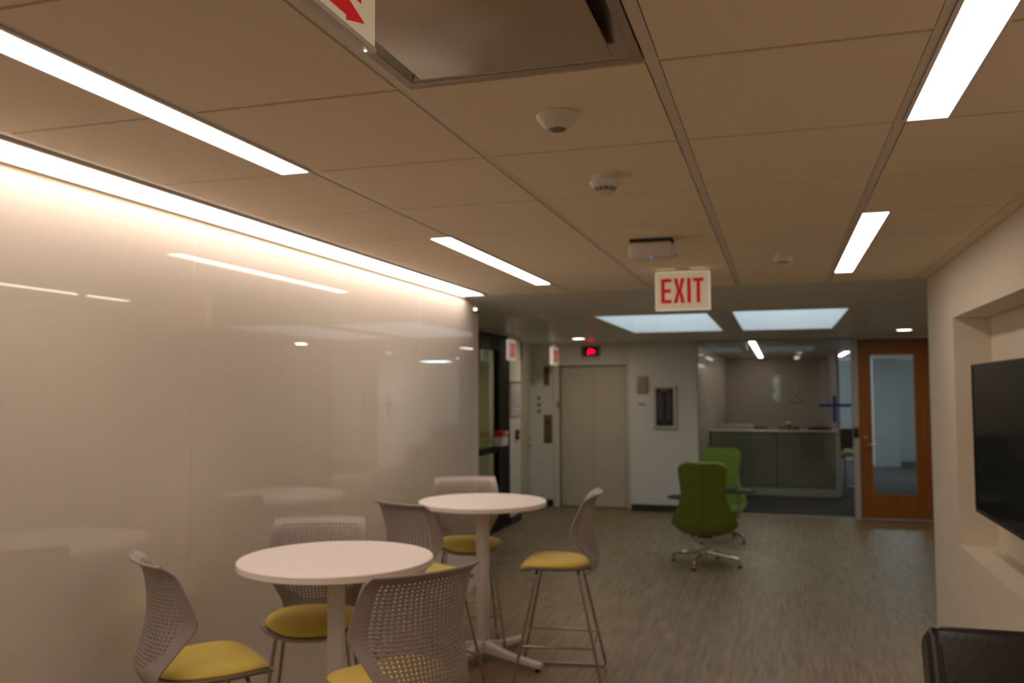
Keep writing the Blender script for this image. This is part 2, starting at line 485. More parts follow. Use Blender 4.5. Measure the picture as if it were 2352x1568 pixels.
# ------------------------------------------------------------------ lamps
def strip(x0, x1, y0, y1, label, group, m='strip'):
    cx, cy = (x0+x1)/2, (y0+y1)/2
    t = thing('strip_light', label, 'ceiling light', (cx, cy, CE), 0, group)
    a, b = (x1-x0)/2, (y1-y0)/2
    fr = MB()
    for (p, q, r, s_) in ((-a-0.010, -a, -b-0.010, b+0.010), (a, a+0.010, -b-0.010, b+0.010), (-a, a, -b-0.010, -b), (-a, a, b, b+0.010)):
        fr.box(p, q, r, s_, -0.003, 0.09)
    obj('housing', fr, 'enamel', t)
    obj('diffuser', MB().box(-a, a, -b, b, 0.0005, 0.008), m, t)
    return t
SL = {(0, 1): 'long recessed strip light at upper left, in front of the near table',
      (0, 2): 'short-looking recessed strip light above the far table, beside the wall washer',
      (1, 1): 'large bright recessed strip light in the top right corner',
      (1, 2): 'smaller recessed strip light over the right-hand wall with the television'}
for ci, (xa, xb) in enumerate(((-1.82, -1.705), (0.400, 0.515))):
    for ri, (k0, k1) in enumerate(((-1, 2), (4, 7))):
        lab = SL[(ci, ri+1)]
        strip(xa, xb, ky(k0)+0.012, ky(k1)-0.012, lab, 'recessed strip lights in the tiled ceiling')
# wall washer slot
t = thing('wall_washer_light', 'continuous recessed strip light running beside the white glass wall', 'ceiling light', (0, 0, CE), 0, 'recessed strip lights in the tiled ceiling')
fr = MB()
fr.box(-2.642, -2.634, YB+0.05, 7.25, -0.016, 0.10); fr.box(-2.452, -2.437, YB+0.05, 7.25, -0.004, 0.10)
fr.box(-2.634, -2.452, 7.235, 7.25, -0.004, 0.10)
obj('housing', fr, 'enamel', t)
obj('diffuser', MB().box(-2.632, -2.455, YB+0.06, 7.23, 0.003, 0.011), 'wash', t)

def downlight(x, y, label, power):
    t = thing('downlight', label, 'ceiling light', (x, y, CD), 0, 'round downlights in the plaster ceiling')
    obj('trim_ring', MB().lathe([(0.085, 0), (0.085, -0.004), (0.105, -0.004), (0.105, 0.001)], n=32), 'enamel', t)
    obj('lens', MB().lathe([(0.0, -0.002), (0.084, -0.002)], n=32), 'down', t)
    l = bpy.data.lights.new('lamp', 'AREA'); l.shape = 'DISK'; l.size = 0.16; l.energy = power; l.color = (1.0, 0.84, 0.62)
    lo = bpy.data.objects.new('lamp', l); COL.objects.link(lo); lo.parent = t; lo.location = (0, 0, -0.012)
    return t
downlight(-2.62, 11.75, 'round downlight in the ceiling in front of the lift', 7)
downlight(1.45, 11.40, 'round downlight in the ceiling in front of the wooden door', 7)
t = thing('pin_light', 'tiny bright spot in the ceiling at the end of the glass wall', 'ceiling light', (-2.705, 7.71, 2.517))
obj('lens', MB().lathe([(0.0, -0.012), (0.012, -0.010), (0.016, 0.006)], n=16), 'white_led', t)

# pendant strips in the reception room
def room_strip(x0, x1, y0, y1, z, label, name='pendant_light'):
    t = thing(name, label, 'ceiling light', ((x0+x1)/2, (y0+y1)/2, z), 0, 'strip lights in the rooms behind the glass')
    a, b = (x1-x0)/2, (y1-y0)/2
    obj('housing', MB().box(-a-0.006, a+0.006, -b, b, 0.004, 0.06), 'enamel', t)
    obj('diffuser', MB().box(-a, a, -b+0.006, b-0.006, 0, 0.004), 'strip', t)
    for s_ in (-0.8, 0.8): obj('cable', MB().tube([(0, b*s_, 0.06), (0, b*s_, CD-z)], 0.002, 6), 'black', t)
room_strip(-0.41, -0.325, 13.3, 19.8, 2.455, 'long bright strip light inside the glazed reception room, running away above the desk')
room_strip(1.18, 1.27, 17.4, 19.6, 2.45, 'short bright strip light seen through the glass beside the wooden door')
for (x, y, z, e, c, nm) in ((2.2, 18.6, CD-0.02, 22, (0.72, 0.85, 1.0), 'added cool panel giving bluish light behind the wooden door'),  # added panel standing in for daylight in the office
                            (-4.4, 10.6, CD-0.02, 7, (1.0, 0.86, 0.5), 'warm lamp in the lobby behind the black framed screen')):
    t = thing('ceiling_lamp', nm, 'ceiling light', (x, y, z))
    obj('housing', MB().box(-0.32, 0.32, -0.32, 0.32, 0.0, 0.02), 'enamel', t)
    l = bpy.data.lights.new('lamp', 'AREA'); l.size = 0.6; l.energy = e; l.color = c
    lo = bpy.data.objects.new('lamp', l); COL.objects.link(lo); lo.parent = t; lo.location = (0, 0, -0.012)

# ------------------------------------------------------------------ ceiling devices
t = thing('air_diffuser', 'square glossy metal air diffuser set in the tiled ceiling', 'air vent', (-0.641, 1.838, CE))
o_ = 0.326; 
fl = MB()
for (p, q, r, s_) in rect_minus(-o_, o_, -0.358, 0.358, [(-0.30, 0.30, -0.33, 0.33)]): fl.box(p, q, r, s_, -0.002, 0.012)
obj('flange', fl, mat('vent_enamel', (0.42, 0.35, 0.28), 0.35, metal=0.2), t)
cone = MB()
A = [(-0.30, -0.33, 0.0), (0.30, -0.33, 0.0), (0.30, 0.33, 0.0), (-0.30, 0.33, 0.0)]
B = [(-0.21, -0.24, 0.085), (0.21, -0.24, 0.085), (0.21, 0.24, 0.085), (-0.21, 0.24, 0.085)]
for i in range(4):
    j = (i+1) % 4; cone.poly([A[i], A[j], B[j], B[i]])
cone.poly(B[::-1])
obj('cone', cone, 'chrome', t)
obj('plaque', MB().box(-0.258, 0.258, -0.287, 0.287, -0.012, 0.004, 0.004), mat('glossy_plaque', (0.50, 0.40, 0.30), 0.36, metal=0.2, noise=0.04, nscale=5, coat=0.25, coat_rough=0.22), t)
for s_ in (-1, 1): obj('hanger', MB().box(s_*0.15-0.006, s_*0.15+0.006, -0.01, 0.01, 0.004, 0.085), 'steel', t)

t = thing('occupancy_sensor', 'white cone-shaped motion sensor on the tiled ceiling beyond the air diffuser', 'sensor', (-0.629, 2.55, CE))
obj('body', MB().lathe([(0.0, 0.002), (0.062, 0.002), (0.066, -0.006), (0.064, -0.012), (0.040, -0.042), (0.034, -0.047), (0.026, -0.047), (0.026, -0.043), (0, -0.043)], n=48), 'plastic', t)
obj('lens', MB().lathe([(0.024, -0.044), (0.020, -0.052), (0.0, -0.055)], n=32), mat('smoked_lens', (0.18, 0.15, 0.13), 0.2), t)

def smoke(x, y, label):
    t = thing('smoke_detector', label, 'smoke detector', (x, y, CE), 0, 'smoke detectors on the tiled ceiling')
    obj('base', MB().lathe([(0.0, 0.002), (0.052, 0.002), (0.052, -0.016), (0.060, -0.020)], n=40), 'plastic', t)
    obj('housing', MB().lathe([(0.060, -0.020), (0.061, -0.026), (0.050, -0.046), (0.046, -0.048)], n=40), 'plastic', t)
    obj('screen', MB().lathe([(0.0455, -0.0475), (0.033, -0.062)], n=40), 'black_slot', t)
    r = MB()
    for i in range(12):
        a = 2*PI*i/12
        r.tube([(0.047*math.cos(a), 0.047*math.sin(a), -0.047), (0.034*math.cos(a), 0.034*math.sin(a), -0.0635)], 0.0016, 6)
    for rr, z in ((0.0425, -0.052), (0.038, -0.0575)):
        r.tube([(rr*math.cos(2*PI*i/32), rr*math.sin(2*PI*i/32), z) for i in range(32)], 0.001, 5, closed=True)
    obj('cage', r, 'plastic', t)
    obj('cap', MB().lathe([(0.035, -0.061), (0.033, -0.065), (0.022, -0.069), (0.0, -0.070)], n=32), 'plastic', t)
smoke(-0.637, 3.36, 'white smoke detector on the tiled ceiling between the motion sensor and the wireless box')
smoke(0.040, 5.66, 'smaller-looking white smoke detector on the tiled ceiling right of the hanging EXIT sign')
t = thing('ceiling_speaker_puck', 'faint white disc on the plaster ceiling near the glass wall end', 'sensor', (-2.15, 8.14, CD))
obj('body', MB().lathe([(0.0, 0.001), (0.05, 0.001), (0.05, -0.008), (0.03, -0.022), (0, -0.024)], n=32), 'plastic', t)

t = thing('wireless_access_point', 'white box-shaped wireless unit with a blue light under the tiled ceiling', 'access point', (-0.66, 4.86, CE), 0.02)
obj('bracket', MB().box(-0.12, 0.115, -0.04, 0.05, -0.022, 0.002), 'black_slot', t)
obj('body', MB().box(-0.125, 0.115, -0.06, 0.06, -0.112, -0.020, 0.022, 3), 'plastic', t)
obj('side_module', MB().box(0.105, 0.145, -0.045, 0.04, -0.100, -0.045, 0.010, 2), 'plastic', t)
obj('indicator', MB().lathe([(0.0, -0.004), (0.003, -0.003), (0.004, 0.0)], c=(0.0, -0.052, -0.1085), n=12), 'led_blue', t)

# ------------------------------------------------------------------ EXIT signs
def letter_E(x, w, h, s): return [[(x, 0), (x+w, 0), (x+w, s), (x+s, s), (x+s, h/2-s/2), (x+w*.92, h/2-s/2), (x+w*.92, h/2+s/2), (x+s, h/2+s/2), (x+s, h-s), (x+w, h-s), (x+w, h), (x, h)]]
def letter_X(x, w, h, s): return [[(x, 0), (x+s*1.15, 0), (x+w/2, h/2-s*0.75), (x+w-s*1.15, 0), (x+w, 0), (x+w/2+s*.62, h/2), (x+w, h), (x+w-s*1.15, h), (x+w/2, h/2+s*.75), (x+s*1.15, h), (x, h), (x+w/2-s*.62, h/2)]]
def letter_I(x, w, h, s): return [[(x+w/2-s/2, 0), (x+w/2+s/2, 0), (x+w/2+s/2, h), (x+w/2-s/2, h)]]
def letter_T(x, w, h, s): return [[(x+w/2-s/2, 0), (x+w/2+s/2, 0), (x+w/2+s/2, h-s), (x+w, h-s), (x+w, h), (x, h), (x, h-s), (x+w/2-s/2, h-s)]]
def exit_letters(W, H, s, y):
    """EXIT centred on the origin, facing -y, W wide H high"""
    m = MB()
    ws = [0.25*W, 0.27*W, 0.10*W, 0.25*W]; gap = (W-sum(ws))/3
    x = -W/2
    for fn, w in zip((letter_E, letter_X, letter_I, letter_T), ws):
        for pl_ in fn(x, w, H, s): m.prism([(a, b-H/2) for a, b in pl_], 'y', y-0.0015, y+0.001)
        x += w+gap
    return m
def exit_sign(loc, rz, W, H, label, D=0.045, ceiling=0.0, sw=0.068):
    t = thing('exit_sign', label, 'exit sign', loc, rz, 'red and cream EXIT signs')
    obj('housing', MB().box(-W/2, W/2, -D/2, D/2, -H/2, H/2, 0.004), 'sign_side', t)
    obj('face', MB().box(-W/2+0.006, W/2-0.006, -D/2-0.003, -D/2+0.001, -H/2+0.006, H/2-0.006), 'sign_face', t)
    obj('lettering', exit_letters(W*0.78, H*0.64, W*sw, -D/2-0.003), 'red', t)
    obj('face', MB().box(-W/2+0.006, W/2-0.006, D/2-0.001, D/2+0.003, -H/2+0.006, H/2-0.006), 'sign_face', t)
    if ceiling > 0: obj('mount', MB().box(-0.05, 0.05, -0.03, 0.03, H/2, H/2+ceiling, 0.003), 'plastic', t)
    return t
exit_sign((-0.625, 6.12, 2.438), 0, 0.372, 0.268, 'EXIT sign hanging square to the view from the end of the tiled ceiling', 0.05, 0.02)
# second and third signs hang parallel to the passage and show their faces edge-on, facing +x
exit_sign((-3.26, 10.68, 2.27), PI/2, 0.33, 0.262, 'slanted EXIT sign in front of the black framed screen', 0.028, 0.064, 0.095)
exit_sign((-3.17, 12.55, 2.262), PI/2, 0.34, 0.262, 'narrow-looking EXIT sign with a bright edge left of the lift indicator', 0.045, 0.072, 0.095)

# near sign: face in the plane x = const, only its lower far corner is in view
t = thing('exit_sign', 'large cut-off sign with a red arrow hanging at the top edge of the view', 'exit sign', (-0.66, 1.19, 2.34), 0, 'red and cream EXIT signs')
obj('face', MB().box(-0.004, 0.0, -0.165, 0.167, 0.008, 0.205), 'sign_face', t)
obj('housing', MB().box(-0.019, -0.0041, -0.168, 0.170, 0.0082, 0.21, 0.0), 'white_metal', t)
bt = MB(); bt.box(-0.020, 0.0015, -0.169, 0.171, -0.001, 0.008, 0.0008)
obj('bottom_rail', bt, 'white_metal', t)
obj('mount', MB().box(-0.03, 0.01, -0.12, 0.12, 0.21, 0.252, 0.003), 'white_metal', t)
ar = MB(); Z0 = -2.34; Y0 = -1.19
arrow = [(1.17, 2.362), (1.251, 2.362), (1.251, 2.354), (1.316, 2.373), (1.251, 2.394), (1.251, 2.385), (1.17, 2.385)]
ar.prism([(a+Y0, b+Z0) for a, b in arrow], 'x', -0.001, 0.0012)
obj('arrow', ar, 'red', t)
le = MB()
def LX(fn, y, w): 
    for p in fn(y, w, 0.125, 0.020): le.prism([(a, b+0.0625) for a, b in p], 'x', -0.001, 0.0012)
LX(letter_E, -0.135, 0.062); LX(letter_X, -0.058, 0.064); LX(letter_I, 0.018, 0.024); LX(letter_T, 0.072, 0.062)
obj('lettering', le, 'red', t)
obj('test_light', MB().lathe([(0.0, -0.0012), (0.0022, -0.001), (0.0026, 0.001)], c=(-0.012, 0.155, -0.001), n=12), 'white_led', t)

# ------------------------------------------------------------------ bar tables
def pedestal_table(x, y, rz, label, first=None):
    if first: return dup(first, (x, y, 0), rz, label)
    t = thing('pedestal_table', label, 'table', (x, y, 0), rz, 'round white bar tables')
    H, R_ = 1.03, 0.422
    obj('tabletop', MB().lathe([(0.0, H-0.032), (R_-0.004, H-0.032), (R_, H-0.028), (R_, H-0.004), (R_-0.004, H), (0.0, H)], n=96), 'laminate', t)
    obj('mounting_plate', MB().box(-0.16, 0.16, -0.16, 0.16, H-0.040, H-0.0325, 0.004), 'white_metal', t)
    col = MB(); c2 = []
    for a, b in ((-1, -1), (1, -1), (1, 1), (-1, 1)): pass
    col.box(-0.034, 0.034, -0.034, 0.034, 0.07, H-0.040, 0.009, 3)
    obj('column', col, 'white_metal', t)
    for k in range(4):
        a = k*PI/2
        m = MB(); b = bmesh.new()
        sec = [(0.0, 0.034, 0.055, 0.155), (0.07, 0.034, 0.052, 0.105), (0.22, 0.031, 0.040, 0.072), (0.46, 0.028, 0.024, 0.050)]
        rings = []
        for (r, hw, z0, z1) in sec:
            rings.append([b.verts.new((r, -hw, z0)), b.verts.new((r, hw, z0)), b.verts.new((r, hw, z1)), b.verts.new((r, -hw, z1))])
        for A_, B_ in zip(rings, rings[1:]):
            for i in range(4): b.faces.new([A_[i], A_[(i+1) % 4], B_[(i+1) % 4], B_[i]])
        b.faces.new(rings[0][::-1]); b.faces.new(rings[-1])
        bmesh.ops.bevel(b, geom=b.edges[:], offset=0.004, segments=2, affect='EDGES')
        m.merge(b, Matrix.Rotation(a, 4, 'Z'))
        leg = obj('foot', m, 'white_metal', t)
        obj('glide', MB().lathe([(0.016, 0.0), (0.018, 0.008), (0.010, 0.012), (0.010, 0.030)], c=(0.435*math.cos(a), 0.435*math.sin(a), 0.0), n=16), 'black', leg)
    return t
T1 = pedestal_table(-1.866, 3.485, 0.30, 'round white bar table nearer the camera, surrounded by three grey chairs')
T2 = pedestal_table(-1.890, 5.53, -0.34, 'round white bar table farther off, in front of the black framed doorway', T1)

# ------------------------------------------------------------------ bar stools
SZ = 0.685    # seat pan height
def back_surf(u, h):
    z = SZ-0.035 + 0.475*h
    y = smooth_tab([(0, -0.185), (0.05, -0.222), (0.15, -0.243), (0.3, -0.230), (0.5, -0.210), (0.65, -0.205), (0.82, -0.212), (0.93, -0.228), (1.0, -0.265)], h)
    w = smooth_tab([(0, 0.165), (0.1, 0.178), (0.2, 0.190), (0.38, 0.222), (0.5, 0.245), (0.56, 0.250), (0.64, 0.247), (0.8, 0.239), (1.0, 0.225)], h)
    k = smooth_tab([(0, 0.02), (0.15, 0.035), (0.35, 0.080), (0.52, 0.118), (0.62, 0.108), (0.8, 0.078), (1.0, 0.052)], h)
    return (w*u*(1-0.02*u*u), y+k*abs(u)**2.1, z)
def make_stool(label):
    t = thing('bar_stool', label, 'bar stool', (0, 0, 0), 0, 'grey bar stools with yellow seat pads')
    # backrest with real perforations
    NC, NR = 19, 25
    us = [-1.0, -0.985, -0.93, -0.86]
    a, b = -0.80, 0.80
    pitch = (b-a)/NC
    for i in range(NC):
        us += [a+pitch*i+pitch*0.27, a+pitch*i+pitch*0.73]
    us += [0.86, 0.93, 0.985, 1.0]
    hs = [0, 0.03, 0.07, 0.11, 0.15]
    ha, hb = 0.18, 0.945; ph = (hb-ha)/NR
    for j in range(NR): hs += [ha+ph*j+ph*0.22, ha+ph*j+ph*0.78]
    hs += [0.955, 0.975, 0.99, 1.0]
    b_ = bmesh.new()
    V = [[b_.verts.new(back_surf(u, h)) for u in us] for h in hs]
    for j in range(len(hs)-1):
        for i in range(len(us)-1):
            if 4 <= i < 4+2*NC and (i-4) % 2 == 0 and 5 <= j < 5+2*NR and (j-5) % 2 == 0:
                uc, hc = (us[i]+us[i+1])/2, (hs[j]+hs[j+1])/2
                lim = 0.17+0.17*abs(uc/0.8)**3.2
                if hc > lim and not (abs(uc) > 0.76 and hc > 0.93): continue
            b_.faces.new([V[j][i], V[j][i+1], V[j+1][i+1], V[j+1][i]]).smooth = True
    m = MB(); m.bm.free(); m.bm = b_
    back = obj('backrest', m, 'grey_plastic', t, normals=False)
    sd = back.modifiers.new('thickness', 'SOLIDIFY'); sd.thickness = 0.006; sd.offset = 0.0
    # rolled top rim
    rim = [back_surf(u, 1.0) for u in [-1+2*i/24 for i in range(25)]]
    obj('top_rim', MB().tube([(p[0], p[1]-0.002, p[2]+0.001) for p in rim], 0.0055, 8), 'grey_plastic', back)
    # seat pan
    def outline(n=64, sx=0.240, sy=0.238, e=3.0):
        P = []
        for i in range(n):
            a = 2*PI*i/n; c, s = math.cos(a), math.sin(a)
            x = sx*abs(c)**(2/e)*(1 if c > 0 else -1); y = sy*abs(s)**(2/e)*(1 if s > 0 else -1)
            if y < 0: x *= 1-0.22*(abs(y)/sy)**1.5
            P.append((x, y))
        return P
    O = outline()
    def dish(mb, O, levels, zf):
        # levels: list of (scale, z)
        rings = []
        for sc, z in levels:
            if sc == 0: rings.append([mb.bm.verts.new((0, 0, z+zf(0, 0)))])
            else: rings.append([mb.bm.verts.new((x*sc, y*sc, z+zf(x*sc, y*sc))) for x, y in O])
        n = len(O)
        for A_, B_ in zip(rings, rings[1:]):
            for i in range(n):
                q = list(dict.fromkeys([A_[i % len(A_)], A_[(i+1) % n % len(A_)], B_[(i+1) % n % len(B_)], B_[i % len(B_)]]))
                if len(q) > 2: mb.bm.faces.new(q).smooth = True
    zf = lambda x, y: 0.010*(x/0.23)**2 - 0.030*max(0, (y-0.10)/0.12)**2 + 0.010*max(0, (abs(x)/0.23)*(y/0.22))**3
    pan = MB(); dish(pan, O, [(0, 0.0), (0.5, 0.0), (0.92, 0.004), (1.0, 0.012), (1.0, 0.004), (0.92, -0.010), (0.5, -0.014), (0, -0.014)], zf)
    pan_o = obj('seat_pan', pan, 'grey_plastic', t, (0, 0.012, SZ))
    OC = outline(sx=0.216, sy=0.214, e=2.8)
    cu = MB(); dish(cu, OC, [(0, 0.046), (0.4, 0.045), (0.7, 0.042), (0.88, 0.035), (0.97, 0.024), (1.0, 0.014), (0.97, 0.005), (0, 0.004)], zf)
    obj('seat_cushion', cu, 'yellow', t, (0, 0.024, SZ))
    R0 = 0.0085
    for s in (-1, 1):
        for nm, top, foot in (('front', (0.155*s, 0.125, SZ-0.025), (0.235*s, 0.262, 0.012)), ('rear', (0.150*s, -0.125, SZ-0.025), (0.235*s, -0.268, 0.012))):
            inn = (0.08*s, top[1], SZ-0.018)
            d = Vector(foot)-Vector(top); 
            f2 = (foot[0], foot[1]+(-0.07 if foot[1] > 0 else 0.07), 0.012)
            obj('leg', MB().tube([inn, top, foot, f2], R0, 10, round_=0.045), 'rod', t)
        obj('floor_runner', MB().tube([(0.235*s, 0.19, 0.012), (0.235*s, -0.20, 0.012)], R0, 10), 'rod', t)
    def at(zz, s, fr):
        top, foot = (((0.155*s, 0.125, SZ-0.025), (0.235*s, 0.262, 0.012)) if fr else ((0.150*s, -0.125, SZ-0.025), (0.235*s, -0.268, 0.012)))
        k = (top[2]-zz)/(top[2]-foot[2]); return [top[i]+(foot[i]-top[i])*k for i in range(3)]
    fz = 0.235
    ring = [at(fz, -1, True), at(fz, 1, True), at(fz, 1, False), at(fz, -1, False)]
    obj('footrest', MB().tube(ring, 0.007, 10, round_=0.02, closed=True), 'rod', t)
    obj('seat_bracket', MB().box(-0.09, 0.09, -0.14, 0.14, SZ-0.026, SZ-0.014, 0.004), 'rod', t)
    return t
# angle: rotation about z of a stool whose front points to +y
D_ = math.radians
STOOLS = [
    ((-2.161, 2.968), D_(-39), 'grey bar stool at the lower left, side-on, pulled up to the near table'),
    ((-2.102, 3.717), D_(203), 'grey bar stool facing the camera on the far side of the near table'),
    ((-1.369, 3.005), D_(56), 'largest grey bar stool, its perforated back turned to the camera'),
    ((-1.971, 4.763), D_(-26), 'grey bar stool between the two tables, back three-quarters to the camera'),
    ((-2.104, 5.829), D_(205), 'grey bar stool facing the camera on the far side of the far table'),
    ((-1.317, 5.323), D_(98), 'grey bar stool standing on the right of the far table, side-on')]
first = None
for (x, y), rz, lab in STOOLS:
    if first is None:
        first = make_stool(lab); first.location = (x, y, 0); first.rotation_euler = (0, 0, rz)
    else: dup(first, (x, y, 0), rz, lab)

# ------------------------------------------------------------------ green swivel lounge chairs
def make_lounge(label, loc, rz, tab, base_rz):
    t = thing('swivel_lounge_chair', label, 'lounge chair', (loc[0], loc[1], 0), rz, 'green swivel lounge chairs')
    path = [(0.0, -0.345, 1.045), (0.12, -0.315, 0.93), (0.28, -0.275, 0.76), (0.42, -0.235, 0.60), (0.52, -0.205, 0.46), (0.60, -0.155, 0.355), (0.68, -0.05, 0.315), (0.82, 0.12, 0.330), (0.93, 0.24, 0.350), (1.0, 0.30, 0.330)]
    wid = [(0, 0.190), (0.03, 0.224), (0.08, 0.234), (0.15, 0.226), (0.32, 0.210), (0.42, 0.240), (0.50, 0.288), (0.56, 0.312), (0.63, 0.305), (0.72, 0.285), (0.85, 0.275), (0.95, 0.255), (1.0, 0.225)]
    cup = [(0, 0.0), (0.1, 0.012), (0.2, 0.02), (0.4, 0.05), (0.52, 0.085), (0.62, 0.10), (0.75, 0.075), (0.88, 0.03), (1.0, 0.0)]
    def S(u, s):
        y = smooth_tab([(a, b) for a, b, c in path], s); z = smooth_tab([(a, c) for a, b, c in path], s)
        w = smooth_tab(wid, s); k = smooth_tab(cup, s)
        y2 = smooth_tab([(a, b) for a, b, c in path], min(1, s+.02)); z2 = smooth_tab([(a, c) for a, b, c in path], min(1, s+.02))
        y1 = smooth_tab([(a, b) for a, b, c in path], max(0, s-.02)); z1 = smooth_tab([(a, c) for a, b, c in path], max(0, s-.02))
        T_ = Vector((0, y2-y1, z2-z1)).normalized(); N_ = Vector((0, -T_.z, T_.y))   # inward normal (toward sitter)
        # inward: for the back portion must point +y
        if N_.y < 0 and s < 0.5: N_ = -N_
        if N_.z < 0 and s >= 0.5: N_ = -N_
        # top corners slightly raised
        z += 0.012*abs(u)**2*max(0, 1-s*6)-0.02*max(0, abs(u)-0.75)/0.25*max(0, 1-s*12)
        return Vector((w*u, y, z)) + N_*k*abs(u)**3.3
    b_ = bmesh.new(); NU, NS = 16, 36
    V = [[b_.verts.new(S(-1+2*i/NU, j/NS)) for i in range(NU+1)] for j in range(NS+1)]
    for j in range(NS):
        for i in range(NU): b_.faces.new([V[j][i], V[j][i+1], V[j+1][i+1], V[j+1][i]]).smooth = True
    m = MB(); m.bm.free(); m.bm = b_
    sh = obj('upholstered_shell', m, 'green', t, normals=False)
    sd = sh.modifiers.new('padding', 'SOLIDIFY'); sd.thickness = 0.055; sd.offset = 0.0
    bv = sh.modifiers.new('round', 'BEVEL'); bv.width = 0.016; bv.segments = 2; bv.limit_method = 'ANGLE'; bv.angle_limit = 1.0
    ss = sh.modifiers.new('smooth', 'SUBSURF'); ss.levels = 1; ss.render_levels = 1
    seam = [S(0, s/24) + Vector((0, -0.0285, -0.004)) for s in range(0, 13)]
    obj('seam', MB().tube(seam, 0.003, 6), mat('dark_green_piping', (0.10, 0.13, 0.012), 0.9), sh)
    br = rz
    obj('column', MB().lathe([(0.030, 0.10), (0.034, 0.115), (0.030, 0.13), (0.030, 0.20), (0.022, 0.20), (0.022, 0.285)], n=24), 'chrome', t)
    obj('seat_plate', MB().box(-0.07, 0.07, -0.07, 0.07, 0.272, 0.292, 0.004), 'black', t)
    for k in range(4):
        a = base_rz - rz + k*PI/2
        c, s = math.cos(a), math.sin(a)
        rr = 0.345
        leg = obj('leg', MB().tube([(0.02*c, 0.02*s, 0.125), (0.15*c, 0.15*s, 0.112), ((rr-0.01)*c, (rr-0.01)*s, 0.085), (rr*c, rr*s, 0.075), (rr*c, rr*s, 0.022)], [0.019, 0.017, 0.014, 0.014, 0.014], 12), 'chrome', t)
        obj('glide', MB().lathe([(0.020, 0.0), (0.021, 0.014), (0.012, 0.024)], c=(rr*c, rr*s, 0), n=16), 'black', leg)
    tx, ty = tab
    arm = obj('tablet_arm', MB().tube([(0.16*math.copysign(1, tx), 0.05, 0.315), (tx*0.9, ty*0.75, 0.315), (tx, ty*0.97, 0.335), (tx, ty, 0.40), (tx, ty, 0.622)], 0.012, 12, round_=0.05), 'chrome', t)
    obj('tablet', MB().lathe([(0.0, 0.622), (0.185, 0.622), (0.195, 0.628), (0.195, 0.636), (0.190, 0.640), (0.0, 0.640)], c=(tx, ty, 0), n=48), 'tablet', t)
    return t
make_lounge('olive green high-backed swivel chair with its back turned to the camera', (-0.737, 9.107), 0.0, (-0.225, 0.30), -0.27)
make_lounge('brighter green high-backed swivel chair facing the camera, half hidden behind the other', (-0.72, 10.61), PI-0.10, (-0.31, 0.43), -0.51+PI/2)

# ------------------------------------------------------------------ television in the niche
t = thing('television', 'large dark wall-mounted television in the recess of the right wall', 'television', (1.13, 5.155, 1.458))
obj('housing', MB().box(0.004, 0.045, -0.785, 0.785, -0.443, 0.443, 0.004), 'black', t)
obj('screen', MB().box(-0.002, 0.004, -0.775, 0.775, -0.425, 0.433), 'screen', t)
bz = MB()
for (p, q, r, s_) in rect_minus(-0.785, 0.785, -0.443, 0.443, [(-0.774, 0.774, -0.424, 0.432)]): bz.box(-0.006, 0.004, p, q, r, s_)
obj('bezel', bz, 'black', t)
obj('mounting_bracket', MB().box(0.045, 0.175, -0.22, 0.22, -0.16, 0.16, 0.004), 'black', t)

# ------------------------------------------------------------------ black leather chair at lower right
t = thing('leather_chair', 'black leather chair cut off at the lower right corner below the television', 'chair', (0.755, 2.93, 0))
def cushion(x0, x1, y0, y1, z0, z1, bev, rx=0.0, seg=5):
    m = MB(); b = bmesh.new()
    v = [b.verts.new((x, y, z)) for x in (x0, x1) for y in (y0, y1) for z in (z0, z1)]
    for f in ((0, 1, 3, 2), (4, 6, 7, 5), (0, 4, 5, 1), (2, 3, 7, 6), (0, 2, 6, 4), (1, 5, 7, 3)): b.faces.new([v[i] for i in f])
    bmesh.ops.bevel(b, geom=b.edges[:], offset=bev, segments=seg, profile=0.6, affect='EDGES')
    for f in b.faces: f.smooth = True
    if rx:
        c = Vector((0, (y0+y1)/2, z0))
        bmesh.ops.rotate(b, cent=c, matrix=Matrix.Rotation(rx, 3, 'X'), verts=b.verts)
    m.merge(b); return m
bk = obj('backrest', cushion(-0.30, 0.30, 0.05, 0.26, 0.36, 0.985, 0.045, -0.42), 'leather', t)
def welt(x):
    pts = []
    for i in range(40):
        k = i/39; z = 0.40+0.52*k; y = 0.053; 
        v = Vector((x, y, z)) - Vector((0, 0.155, 0.36)); v.rotate(Matrix.Rotation(-0.42, 3, 'X')); v += Vector((0, 0.155, 0.36)); pts.append(v)
    return pts
for x in (-0.262, 0.262): obj('welt', MB().tube(welt(x), 0.005, 8), 'leather', bk)
st = MB()
P_ = welt(-0.300)
for i in range(0, 39, 2):
    p = P_[i]; st.tube([p+Vector((-0.002, 0.020, 0.0)), p+Vector((-0.002, 0.045, 0.004))], 0.0018, 5)
obj('stitching', st, 'thread', bk)
obj('seat', cushion(-0.30, 0.30, -0.42, 0.16, 0.30, 0.45, 0.04), 'leather', t)
obj('base_frame', cushion(-0.29, 0.29, -0.40, 0.30, 0.12, 0.30, 0.015), 'leather', t)
for sx in (-1, 1):
    for yy in (-0.34, 0.24): obj('leg', MB().lathe([(0.018, 0.0), (0.024, 0.12)], c=(0.24*sx, yy, 0), n=16), 'black', t)

